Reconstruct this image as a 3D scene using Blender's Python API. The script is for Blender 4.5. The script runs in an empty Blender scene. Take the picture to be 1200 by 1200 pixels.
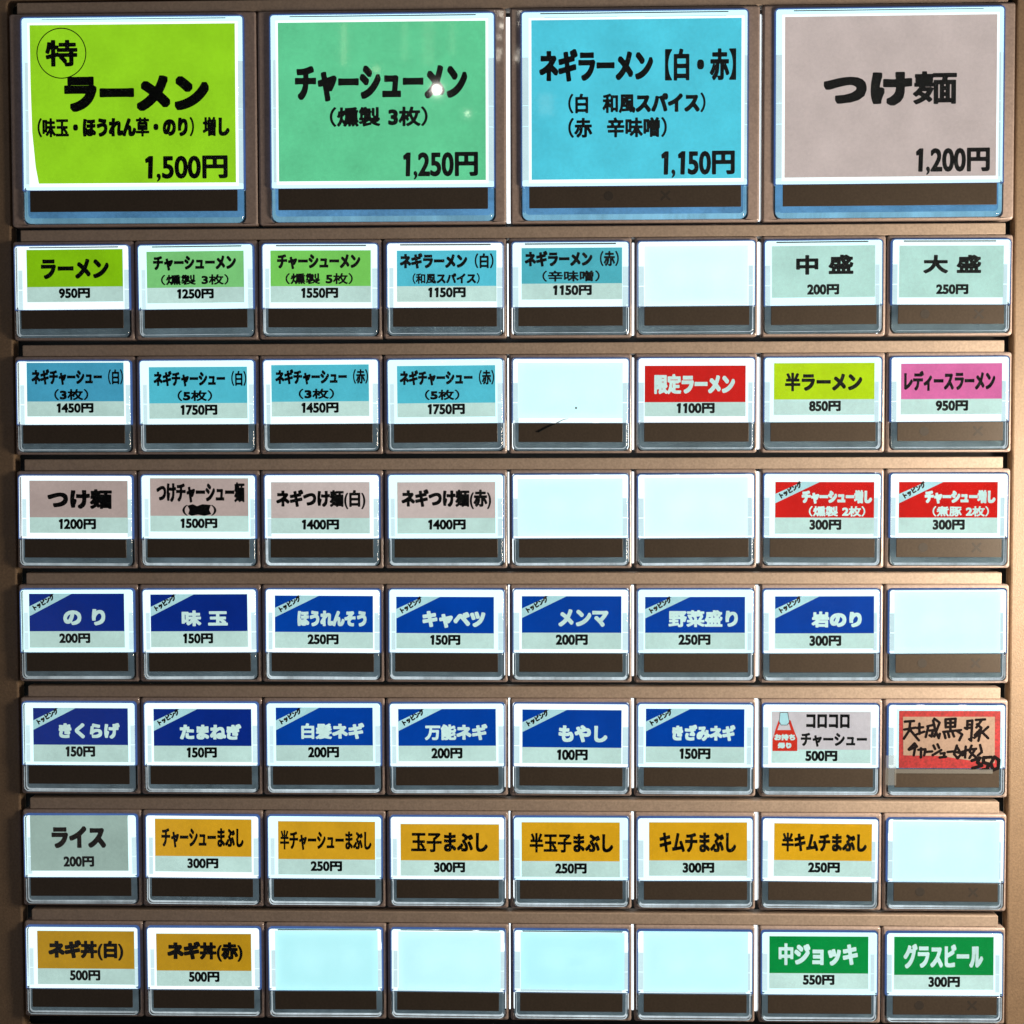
# Lit menu-button panel of a ramen ticket machine.  Lengths below are in quarter millimetres (Q).
import bpy, bmesh, math
import numpy as np
from mathutils import Matrix, Vector

Q = 0.00025
SC = bpy.context.scene
COL = SC.collection

# ------------------------------------------------------------------ camera
cam_data = bpy.data.cameras.new("camera")
cam = bpy.data.objects.new("camera", cam_data)
COL.objects.link(cam)
cam_data.sensor_width = 36.0
cam_data.sensor_fit = 'HORIZONTAL'
cam_data.lens = 36.0 * 1650.0 / 1200.0
cam_data.clip_start = 0.01
cam_data.clip_end = 50.0
RIGHT, UP, BACK = (0.999565, 0.029358, -0.002779), (0.001614, 0.039612, 0.999214), (0.029445, -0.998784, 0.039547)
cam.matrix_world = Matrix((
    (RIGHT[0], UP[0], BACK[0], 53.25 * Q),
    (RIGHT[1], UP[1], BACK[1], -1654.42 * Q),
    (RIGHT[2], UP[2], BACK[2], 211.03 * Q),
    (0, 0, 0, 1)))
SC.camera = cam

# ------------------------------------------------------------------ room light
world = bpy.data.worlds.new("World")
SC.world = world
world.use_nodes = True
wb = world.node_tree.nodes["Background"]
wb.inputs[0].default_value = (0.95, 0.90, 0.90, 1)
wb.inputs[1].default_value = 0.09

wn = world.node_tree
wtc = wn.nodes.new('ShaderNodeTexCoord')
wno = wn.nodes.new('ShaderNodeTexNoise')
wno.inputs['Scale'].default_value = 2.2
wno.inputs['Detail'].default_value = 4
wra = wn.nodes.new('ShaderNodeValToRGB')      # a dim room: dark corners, paler walls and signs
wra.color_ramp.elements[0].position = 0.38
wra.color_ramp.elements[0].color = (0.12, 0.11, 0.12, 1)
wra.color_ramp.elements[1].position = 0.62
wra.color_ramp.elements[1].color = (1.9, 1.75, 1.7, 1)
wn.links.new(wtc.outputs['Generated'], wno.inputs['Vector'])
wn.links.new(wno.outputs[0], wra.inputs[0])
wn.links.new(wra.outputs[0], wb.inputs[0])

def lamp(name, kind, loc, power, color, size=0.0, target=None, size_y=None):
    d = bpy.data.lights.new(name, kind)
    d.energy = power
    d.color = color
    if kind == 'AREA':
        d.size = size
        if size_y:
            d.shape = 'RECTANGLE'
            d.size_y = size_y
    else:
        d.shadow_soft_size = size
    o = bpy.data.objects.new(name, d)
    COL.objects.link(o)
    o.location = [v * Q for v in loc]
    if target is not None:
        v = Vector([t * Q for t in target]) - o.location
        o.rotation_euler = v.to_track_quat('-Z', 'Y').to_euler()
    return o

# warm shop lamp close to the right of the machine, and small spotlights far behind the viewer
lamp("warm_lamp", 'AREA', (960, -430, 100), 0.92, (1.0, 0.84, 0.65), 0.05, (480, 0, 0), 0.11)
lamp("spotlight", 'POINT', (-286.5, -2509.7, 1285.5), 0.036, (1.0, 0.95, 0.86), 0.0036)
lamp("spotlight", 'POINT', (-461.6, -2490.6, 1341.5), 0.0009, (1.0, 0.80, 0.5), 0.0026)
lamp("spotlight", 'POINT', (-197.2, -2523.3, 1218.5), 0.0022, (1.0, 0.92, 0.8), 0.0018)
for bx, by, bz, wd, ln, pw in ((-553.4, -2472.5, 1408.6, 14, 120, 6), (-378.0, -2483.3, 1419.6, 16, 110, 2.5), (-308.7, -2487.9, 1415.3, 34, 130, 5), (-239.0, -2489.1, 1427.1, 14, 90, 2), (33.6, -2524.0, 1243.7, 42, 60, 4)):
    lamp("streak_lamp", 'AREA', (bx, by, bz), pw * 1e-4, (1.0, 0.84, 0.55), wd * Q, (bx * 0.2, 0, 0), ln * Q)  # unseen lamps, added where the covers mirror them as warm streaks
for bx, by, bz, rad, pw in ((-111.7, -2475.9, 1509.1, .9, 6), (-94.5, -2478.8, 1495.1, 1.6, 9), (-94.8, -2484.6, 1462.6, 1.9, 12), (-102.5, -2489.6, 1432.3, 1.3, 6), (-102.9, -2496.3, 1392.5, 1.3, 8),
                            (-108.1, -2498.9, 1376.1, 1.3, 7), (-42.4, -2478.9, 1499.4, 1.2, 5), (-42.6, -2484.3, 1469.3, 1.6, 3), (-45.7, -2497.4, 1392.2, 1.2, 5), (-50.8, -2500.4, 1373.4, 1.4, 8)):
    lamp("string_light", 'POINT', (bx, by, bz), pw * 4e-4, (1.0, 0.92, 0.78), rad * 0.0007)

SC.view_settings.view_transform = 'Standard'
SC.view_settings.look = 'None'
SC.view_settings.exposure = 0.0
SC.view_settings.gamma = 1.0
SC.view_settings.use_curve_mapping = False
SC.cycles.max_bounces = 10
SC.cycles.transmission_bounces = 9
SC.cycles.glossy_bounces = 6
SC.cycles.diffuse_bounces = 3
SC.cycles.transparent_max_bounces = 12
SC.cycles.sample_clamp_indirect = 4.0
SC.cycles.use_denoising = True

# ------------------------------------------------------------------ materials
def lin(r, g, b):
    f = lambda v: (v / 255 / 12.92) if v <= 10 else ((v / 255 + 0.055) / 1.055) ** 2.4
    return (f(r), f(g), f(b), 1.0)

def new_mat(name):
    m = bpy.data.materials.new(name)
    m.use_nodes = True
    nt = m.node_tree
    nt.nodes.clear()
    out = nt.nodes.new('ShaderNodeOutputMaterial')
    return m, nt, out

def plastic(name, base, rough, grain=0.0, mottle=0.12, coat=0.0, spec=0.5, scale=1.0):
    m, nt, out = new_mat(name)
    p = nt.nodes.new('ShaderNodeBsdfPrincipled')
    tc = nt.nodes.new('ShaderNodeTexCoord')
    n1 = nt.nodes.new('ShaderNodeTexNoise')
    n1.inputs['Scale'].default_value = 160 * scale
    n1.inputs['Detail'].default_value = 6
    nt.links.new(tc.outputs['Object'], n1.inputs['Vector'])
    ramp = nt.nodes.new('ShaderNodeMapRange')
    ramp.inputs[3].default_value = 1 - mottle
    ramp.inputs[4].default_value = 1 + mottle
    nt.links.new(n1.outputs[0], ramp.inputs[0])
    n3 = nt.nodes.new('ShaderNodeTexNoise')
    n3.inputs['Scale'].default_value = 1500
    n3.inputs['Detail'].default_value = 2
    nt.links.new(tc.outputs['Object'], n3.inputs['Vector'])
    r3 = nt.nodes.new('ShaderNodeMapRange')
    r3.inputs[1].default_value = 0.25
    r3.inputs[2].default_value = 0.75
    r3.inputs[3].default_value = 1 - mottle * 1.3
    r3.inputs[4].default_value = 1 + mottle * 1.3
    nt.links.new(n3.outputs[0], r3.inputs[0])
    mm = nt.nodes.new('ShaderNodeMath')
    mm.operation = 'MULTIPLY'
    nt.links.new(ramp.outputs[0], mm.inputs[0])
    nt.links.new(r3.outputs[0], mm.inputs[1])
    mul = nt.nodes.new('ShaderNodeVectorMath')
    mul.operation = 'SCALE'
    mul.inputs[0].default_value = base[:3]
    nt.links.new(mm.outputs[0], mul.inputs['Scale'])
    nt.links.new(mul.outputs[0], p.inputs['Base Color'])
    p.inputs['Roughness'].default_value = rough
    p.inputs['Specular IOR Level'].default_value = spec
    p.inputs['Coat Weight'].default_value = coat
    p.inputs['Coat Roughness'].default_value = 0.04
    if grain:
        n2 = nt.nodes.new('ShaderNodeTexNoise')
        n2.inputs['Scale'].default_value = 2600
        n2.inputs['Detail'].default_value = 3
        nt.links.new(tc.outputs['Object'], n2.inputs['Vector'])
        bp = nt.nodes.new('ShaderNodeBump')
        bp.inputs['Strength'].default_value = grain
        bp.inputs['Distance'].default_value = 0.0002
        nt.links.new(n2.outputs[0], bp.inputs['Height'])
        nt.links.new(bp.outputs[0], p.inputs['Normal'])
    nt.links.new(p.outputs[0], out.inputs[0])
    return m

def lit(name, color, strength, mottle=0.0, diffuse=0.0, nscale=900.0):
    """Back-lit paper or a lamp's diffuser: gives off light of its own colour, dimmed by the object's own lamp (object colour)."""
    m, nt, out = new_mat(name)
    em = nt.nodes.new('ShaderNodeEmission')
    oi = nt.nodes.new('ShaderNodeObjectInfo')
    mul = nt.nodes.new('ShaderNodeVectorMath')
    mul.operation = 'MULTIPLY'
    mul.inputs[0].default_value = color[:3]
    nt.links.new(oi.outputs['Color'], mul.inputs[1])
    src = mul.outputs[0]
    if mottle:
        tc = nt.nodes.new('ShaderNodeTexCoord')
        rnd = nt.nodes.new('ShaderNodeVectorMath')
        rnd.operation = 'ADD'
        nt.links.new(tc.outputs['Object'], rnd.inputs[0])
        nt.links.new(oi.outputs['Random'], rnd.inputs[1])
        n = nt.nodes.new('ShaderNodeTexNoise')
        n.inputs['Scale'].default_value = nscale
        n.inputs['Detail'].default_value = 8
        n.inputs['Roughness'].default_value = 0.75
        nt.links.new(rnd.outputs[0], n.inputs['Vector'])
        n2 = nt.nodes.new('ShaderNodeTexNoise')
        n2.inputs['Scale'].default_value = 90
        n2.inputs['Detail'].default_value = 2
        nt.links.new(rnd.outputs[0], n2.inputs['Vector'])
        ad = nt.nodes.new('ShaderNodeMath')
        ad.operation = 'ADD'
        nt.links.new(n.outputs[0], ad.inputs[0])
        nt.links.new(n2.outputs[0], ad.inputs[1])
        mr = nt.nodes.new('ShaderNodeMapRange')
        mr.inputs[1].default_value = 0.5
        mr.inputs[2].default_value = 1.5
        mr.inputs[3].default_value = 1 - mottle
        mr.inputs[4].default_value = 1 + mottle
        nt.links.new(ad.outputs[0], mr.inputs[0])
        sc = nt.nodes.new('ShaderNodeVectorMath')
        sc.operation = 'SCALE'
        nt.links.new(src, sc.inputs[0])
        nt.links.new(mr.outputs[0], sc.inputs['Scale'])
        src = sc.outputs[0]
    nt.links.new(src, em.inputs['Color'])
    em.inputs['Strength'].default_value = strength
    last = em.outputs[0]
    if diffuse:
        df = nt.nodes.new('ShaderNodeBsdfDiffuse')
        df.inputs['Color'].default_value = tuple(c * diffuse for c in color[:3]) + (1,)
        ad2 = nt.nodes.new('ShaderNodeAddShader')
        nt.links.new(last, ad2.inputs[0])
        nt.links.new(df.outputs[0], ad2.inputs[1])
        last = ad2.outputs[0]
    nt.links.new(last, out.inputs[0])
    return m

def translucent(name, emit, color, amount):
    m = lit(name, emit, 0.66, mottle=0.05, diffuse=0.1)
    nt = m.node_tree
    out = next(n for n in nt.nodes if n.type == 'OUTPUT_MATERIAL')
    last = out.inputs[0].links[0].from_socket
    t = nt.nodes.new('ShaderNodeBsdfTranslucent')
    t.inputs['Color'].default_value = tuple(c * amount for c in color) + (1,)
    a = nt.nodes.new('ShaderNodeAddShader')
    nt.links.new(last, a.inputs[0])
    nt.links.new(t.outputs[0], a.inputs[1])
    nt.links.new(a.outputs[0], out.inputs[0])
    return m

def glass(name, tint=(1, 1, 1), rough=0.0, ior=1.49):
    m, nt, out = new_mat(name)
    p = nt.nodes.new('ShaderNodeBsdfPrincipled')
    p.inputs['Base Color'].default_value = tint + (1,)
    p.inputs['Roughness'].default_value = rough
    p.inputs['IOR'].default_value = ior
    p.inputs['Transmission Weight'].default_value = 1.0
    nt.links.new(p.outputs[0], out.inputs[0])
    return m

PRINT = dict(lime=(140, 200, 18), mint=(128, 205, 125), leaf=(122, 205, 92), aqua=(85, 192, 212), aqua2=(80, 180, 195), aqua3=(72, 162, 195),
             pale=(182, 222, 212), red=(206, 26, 20), lime2=(182, 216, 18), pink=(222, 112, 168), ash=(200, 183, 178), ash2=(184, 164, 158),
             navy=(4, 64, 160), navy2=(10, 42, 130), blush=(205, 198, 200), grey=(165, 190, 180), amber=(214, 160, 34), amber2=(222, 165, 30),
             mustard=(188, 142, 26), green=(6, 138, 62), lime3=(150, 212, 34), jade=(100, 205, 150), cyan=(82, 204, 226),
             blank=(216, 250, 252), price=(197, 228, 220), ribbon=(178, 222, 226), bagred=(205, 52, 36), letter=(205, 236, 230))
MAT = {}
for k, v in PRINT.items():
    MAT[k] = lit("paper_" + k, lin(*v), 1.12 if k == 'blank' else 0.99, mottle=0.05 if k == 'blank' else 0.20, diffuse=0.12)
MAT['blank'] = translucent("blank_diffuser", lin(214, 249, 252), (0.95, 1.0, 1.0), 0.5)
MAT['ink'] = plastic("black_ink", (0.008, 0.011, 0.012), 0.7, mottle=0.2, spec=0.2)
MAT['brown_ink'] = plastic("brown_ink", (0.045, 0.03, 0.022), 0.7, mottle=0.2, spec=0.2)
MAT['light'] = lit("backlight_diffuser", (0.84, 0.985, 1.0, 1), 1.40)
MAT['seam'] = lit("seam_highlight", (0.86, 0.95, 1.0, 1), 1.8)
MAT['glass'] = glass("clear_acrylic", (0.97, 1.0, 1.0), 0.036)
def tape_mat():
    m, nt, out = new_mat("clear_tape")
    tr = nt.nodes.new('ShaderNodeBsdfTransparent')
    tr.inputs[0].default_value = (0.94, 0.96, 0.96, 1)
    df = nt.nodes.new('ShaderNodeBsdfDiffuse')
    df.inputs[0].default_value = (0.6, 0.6, 0.58, 1)
    gl = nt.nodes.new('ShaderNodeBsdfGlossy')
    gl.inputs['Roughness'].default_value = 0.25
    m1 = nt.nodes.new('ShaderNodeMixShader')
    m1.inputs[0].default_value = 0.13
    m2 = nt.nodes.new('ShaderNodeMixShader')
    m2.inputs[0].default_value = 0.06
    nt.links.new(tr.outputs[0], m1.inputs[1])
    nt.links.new(df.outputs[0], m1.inputs[2])
    nt.links.new(m1.outputs[0], m2.inputs[1])
    nt.links.new(gl.outputs[0], m2.inputs[2])
    nt.links.new(m2.outputs[0], out.inputs[0])
    return m
MAT['tape'] = tape_mat()
MAT['bezel'] = plastic("taupe_plastic", (0.41, 0.325, 0.29), 0.40, grain=0.25, coat=0.8)
MAT['rail'] = plastic("tan_rail_plastic", (0.41, 0.325, 0.26), 0.5, grain=0.3)
MAT['panel'] = plastic("tan_painted_steel", (0.25, 0.172, 0.108), 0.44, grain=0.35, mottle=0.16, spec=0.7)
MAT['slot_shade'] = plastic("slot_shade_plate", (0.012, 0.012, 0.013), 0.8, mottle=0.1)
MAT['strip'] = plastic("smoked_plastic", (0.064, 0.050, 0.038), 0.30, grain=0.15)
MAT['mark'] = plastic("indicator_mark", (0.038, 0.032, 0.027), 0.6, spec=0.4)
MAT['lip'] = lit("teal_lip_glow", lin(92, 108, 116), 0.64, mottle=0.75, diffuse=1.6, nscale=420.0)  # spilled backlight and sparkles painted as mottled emission behind the small lips
MAT['dust'] = plastic("grey_dust", (0.10, 0.13, 0.15), 0.8)
MAT['lip_highlight'] = lit("bright_edge_highlight", lin(200, 212, 218), 0.98, mottle=0.7, nscale=520.0)  # highlight along the lip's sides and foot, painted as emission
MAT['lip_highlight_blue'] = lit("blue_edge_highlight", lin(140, 200, 230), 0.85, mottle=0.45, nscale=420.0)
MAT['edge'] = lit("rim_fringe_glow", lin(104, 146, 228), 0.42, mottle=0.3)  # lens fringe and bloom painted as a dim blue glow
MAT['guide'] = lit("frosted_guide", lin(218, 245, 251), 1.0, mottle=0.10)
MAT['frame'] = lit("bright_frame", (0.93, 1.0, 1.0, 1), 1.35)
MAT['lip_blue'] = lit("blue_lip_glow", lin(92, 148, 194), 0.85, mottle=0.5, diffuse=0.3)  # light spilling into the large lips, painted as blue emission
MAT['marker_red'] = plastic("red_marker", (0.30, 0.012, 0.016), 0.6, mottle=0.3)
MAT['beige_paper'] = plastic("beige_paper", (0.30, 0.215, 0.170), 0.75, mottle=0.10)
MAT['marker_black'] = plastic("black_marker", (0.008, 0.006, 0.007), 0.9, spec=0.1)

# ------------------------------------------------------------------ object helpers
def link(name, me, mat=None, parent=None, loc=None):
    if mat is not None and not me.materials:
        me.materials.append(mat)
    o = bpy.data.objects.new(name, me)
    COL.objects.link(o)
    if parent is not None:
        o.parent = parent
    if loc is not None:
        o.location = [v * Q for v in loc]
    return o

def thing(name, loc, label, category, group=None):
    o = bpy.data.objects.new(name, None)
    o.empty_display_size = 0.01
    COL.objects.link(o)
    o.location = [v * Q for v in loc]
    tag(o, label, category, group)
    return o

def tag(o, label, category, group=None):
    o["label"] = label
    o["category"] = category
    if group:
        o["group"] = group

def mesh(name, verts, faces, smooth=False):
    """verts as (x, z, h): across, up, and height towards the viewer."""
    me = bpy.data.meshes.new(name)
    me.from_pydata([(x * Q, -h * Q, z * Q) for x, z, h in verts], [], faces)
    if smooth:
        for p in me.polygons:
            p.use_smooth = True
    me.update()
    return me

def ring_pts(x0, z0, x1, z1, radii, n=5):
    """Counter-clockwise (seen from the viewer) rounded rectangle; radii = bottom-left, bottom-right, top-right, top-left."""
    out = []
    for (cx, cz, sx, sz, a0), r in zip(((x0, z0, 1, 1, 180), (x1, z0, -1, 1, 270), (x1, z1, -1, -1, 0), (x0, z1, 1, -1, 90)), radii):
        for i in range(n + 1):
            a = math.radians(a0 + 90 * i / n)
            out.append((cx + sx * r + r * math.cos(a), cz + sz * r + r * math.sin(a)))
    return out

def loft(name, rings, close=False, cap0=False, cap1=False, smooth=False):
    """rings: list of (list of (x, z), h)."""
    n = len(rings[0][0])
    V, F = [], []
    for pts, h in rings:
        V += [(x, z, h) for x, z in pts]
    R = len(rings)
    for k in range(R if close else R - 1):
        a, b = k * n, ((k + 1) % R) * n
        for i in range(n):
            j = (i + 1) % n
            F.append((a + i, a + j, b + j, b + i))
    if cap0:
        F.append(tuple(range(n - 1, -1, -1)))
    if cap1:
        F.append(tuple((R - 1) * n + i for i in range(n)))
    me = mesh(name, V, F, smooth)
    bm = bmesh.new()
    bm.from_mesh(me)
    bmesh.ops.recalc_face_normals(bm, faces=bm.faces)
    bm.to_mesh(me)
    bm.free()
    if smooth:
        me.set_sharp_from_angle(angle=math.radians(40))
        for p in me.polygons:          # flat faces stay flat
            if len(p.vertices) > 4 or abs(p.normal.y) > 0.995:
                p.use_smooth = False
    return me

def rrect(x0, z0, x1, z1, ins, radii):
    return ring_pts(x0 + ins, z0 + ins, x1 - ins, z1 - ins, [max(r - ins, 0.15) for r in radii])

def block(name, x0, z0, x1, z1, h0, h1, r=1.0, bev=0.8, radii=None):
    """Solid slab with rounded corners and a softened front edge."""
    radii = radii or (r,) * 4
    return loft(name, [(rrect(x0, z0, x1, z1, 0, radii), h0), (rrect(x0, z0, x1, z1, 0, radii), h1 - bev),
                       (rrect(x0, z0, x1, z1, bev * 0.35, radii), h1 - bev * 0.3), (rrect(x0, z0, x1, z1, bev, radii), h1)],
                cap0=True, cap1=True, smooth=True)

def flat(name, pts, h):
    return mesh(name, [(x, z, h) for x, z in pts], [tuple(range(len(pts)))])

# ------------------------------------------------------------------ lettering: glyph outlines thickened to a heavy marker-like face
_tmp = bpy.data.curves.new("glyph", 'FONT')
_tmp_o = bpy.data.objects.new("glyph", _tmp)
COL.objects.link(_tmp_o)
_tmp.dimensions = '2D'
_tmp.fill_mode = 'NONE'
_tmp.resolution_u = 4
_glyphs = {}

def outline(text):
    _tmp.body = text
    dg = bpy.context.evaluated_depsgraph_get()
    dg.update()
    ev = _tmp_o.evaluated_get(dg)
    me = ev.to_mesh()
    co = np.array([v.co[:2] for v in me.vertices], float).reshape(-1, 2)
    ed = np.array([e.vertices[:] for e in me.edges], int).reshape(-1, 2)
    ev.to_mesh_clear()
    return co, ed

def glyph(ch):
    if ch not in _glyphs:
        if ch in ' \u3000':
            _glyphs[ch] = (None, 0.34 if ch == ' ' else 0.8)
        elif ch == '1':       # a leaning bar with a short flag
            P = [(0.23, 0.0), (0.34, 0.0), (0.37, 0.69), (0.27, 0.69), (0.13, 0.60), (0.14, 0.52), (0.25, 0.56)]
            _glyphs[ch] = (np.array([a + b for a, b in zip(P, P[1:] + P[:1])], float), 0.5)
        else:
            co, ed = outline(ch)
            seg = np.concatenate([co[ed[:, 0]], co[ed[:, 1]]], 1)
            if ord(ch) > 0x2000:
                adv = 1.0
            else:
                bar = outline('|')[0][:, 0].min()
                c2 = outline(ch + '|')[0]
                adv = np.sort(c2[:, 0])[-2:].min() - (outline('|')[0][:, 0].max() - bar) * 1.0 - bar
                adv = max(adv, co[:, 0].max() - 0.0)
            _glyphs[ch] = (seg, adv)
    return _glyphs[ch]

KANA = lambda ch: '\u3040' <= ch <= '\u30ff'

def field_mesh(F, gx, gz):
    """Filled contour F > 0 over the grid as (verts, faces)."""
    V, P = [], []
    ins = F > 0
    nz, nx = F.shape
    for j in range(nz - 1):
        run = None
        for i in range(nx):
            full = i < nx - 1 and ins[j, i] and ins[j, i + 1] and ins[j + 1, i] and ins[j + 1, i + 1]
            if full:
                if run is None:
                    run = i
                continue
            if run is not None:
                k = len(V)
                V += [(gx[run], gz[j]), (gx[i], gz[j]), (gx[i], gz[j + 1]), (gx[run], gz[j + 1])]
                P.append((k, k + 1, k + 2, k + 3))
                run = None
            if i == nx - 1:
                break
            c = ((i, j), (i + 1, j), (i + 1, j + 1), (i, j + 1))
            poly = []
            for a in range(4):
                (ia, ja), (ib, jb) = c[a], c[(a + 1) % 4]
                fa, fb = F[ja, ia], F[jb, ib]
                if fa > 0:
                    poly.append((gx[ia], gz[ja]))
                if (fa > 0) != (fb > 0):
                    t = fa / (fa - fb)
                    poly.append((gx[ia] + t * (gx[ib] - gx[ia]), gz[ja] + t * (gz[jb] - gz[ja])))
            if len(poly) >= 3:
                k = len(V)
                V += poly
                P.append(tuple(range(k, k + len(poly))))
    return V, P

def thick(seg, w, cell, power=3.0, filled=True):
    """Outline segments (x0, z0, x1, z1) grown by w."""
    pad = w + 3 * cell
    x0, x1 = seg[:, [0, 2]].min() - pad, seg[:, [0, 2]].max() + pad
    z0, z1 = seg[:, [1, 3]].min() - pad, seg[:, [1, 3]].max() + pad
    gx = np.arange(x0, x1 + cell, cell)
    gz = np.arange(z0, z1 + cell, cell)
    D = np.full((len(gz), len(gx)), 1e3)
    rad = int(math.ceil((w + 2 * cell) / cell)) + 1
    for a in seg:
        n = max(1, int(math.hypot(a[2] - a[0], a[3] - a[1]) / (cell * 0.8)))
        for t in range(n + 1):
            px, pz = a[0] + (a[2] - a[0]) * t / n, a[1] + (a[3] - a[1]) * t / n
            ci, cj = int((px - x0) / cell), int((pz - z0) / cell)
            i0, i1, j0, j1 = max(ci - rad, 0), ci + rad + 2, max(cj - rad, 0), cj + rad + 2
            dx, dz = np.abs(gx[i0:i1] - px), np.abs(gz[j0:j1] - pz)
            d = (dx[None, :] ** power + dz[:, None] ** power) ** (1 / power)
            np.minimum(D[j0:j1, i0:i1], d, out=D[j0:j1, i0:i1])
    S = -D
    if filled:
        for j, z in enumerate(gz):
            hit = (seg[:, 1] > z) != (seg[:, 3] > z)
            if hit.any():
                s = seg[hit]
                xs = s[:, 0] + (z - s[:, 1]) / (s[:, 3] - s[:, 1]) * (s[:, 2] - s[:, 0])
                par = (xs[None, :] < gx[:, None]).sum(1) % 2 == 1
                S[j] = np.where(par, D[j], S[j])
    return field_mesh(S + w, gx, gz)

def lettering(lines, h, cell=0.55):
    """lines: (text, (x0, z0, x1, z1), weight[, angle]) -> one mesh."""
    AV, AF = [], []
    for ln in lines:
        text, (x0, z0, x1, z1), w = ln[:3]
        w = w * 1.15 if 0.5 < w < 1.0 else w
        ang = ln[3] if len(ln) > 3 else 0.0
        pen, segs = 0.0, []
        is_price = text.endswith('円')
        for ch in text:
            seg, adv = glyph(ch)
            if seg is not None:
                s = seg.copy()
                if is_price:      # figures as tall as the yen sign, and narrower
                    lo, hi = (0.0, 0.69) if ch in '0123456789,' else (s[:, [1, 3]].min(), s[:, [1, 3]].max())
                    s[:, [1, 3]] = (s[:, [1, 3]] - lo) / (hi - lo)
                    s[:, [0, 2]] *= 0.80 if ch in '0123456789,' else 0.86
                    adv *= 0.80 if ch in '0123456789,' else 0.86
                s[:, [0, 2]] += pen
                segs.append((ch, s))
            pen += adv
        allx = np.concatenate([s[:, [0, 2]].ravel() for _, s in segs])
        allz = np.concatenate([s[:, [1, 3]].ravel() for _, s in segs])
        sx = (x1 - x0 - 2 * w) / (allx.max() - allx.min())
        zlo, zhi = (0.0, 1.0) if is_price else (allz.min(), allz.max())
        sz = (z1 - z0 - 2 * w) / max(zhi - zlo, 1e-6)
        for ch, s in segs:
            s = s.copy()
            s[:, [0, 2]] = x0 + w + (s[:, [0, 2]] - allx.min()) * sx
            s[:, [1, 3]] = z0 + w + (s[:, [1, 3]] - zlo) * sz
            if KANA(ch):
                k = w * 1.1
            elif ch in '()（）【】・,':
                k = w * 0.5
            elif ord(ch) < 0x2000:
                k = w
            elif is_price:
                k = w * 1.2
            else:
                k = min(w * (0.86 if len(text) < 12 and '（' not in text else 0.70), 1.25)
            V, F = thick(s, k, cell, 6.0 if KANA(ch) else 3.0)
            if ang:
                cx, cz, ca, sa = (x0 + x1) / 2, (z0 + z1) / 2, math.cos(ang), math.sin(ang)
                V = [(cx + (x - cx) * ca - (z - cz) * sa, cz + (x - cx) * sa + (z - cz) * ca) for x, z in V]
            b = len(AV)
            AV += [(x, z, h) for x, z in V]
            AF += [tuple(b + i for i in f) for f in F]
    return mesh("lettering", AV, AF)

def strokes_mesh(polys, w, h, cell=0.6):
    AV, AF = [], []
    seg = np.array([(a[0], a[1], b[0], b[1]) for pl in polys for a, b in zip(pl, pl[1:])], float)
    V, F = thick(seg, w, cell, 2.0, filled=False)
    return mesh("strokes", [(x, z, h) for x, z in V], F)

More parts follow.
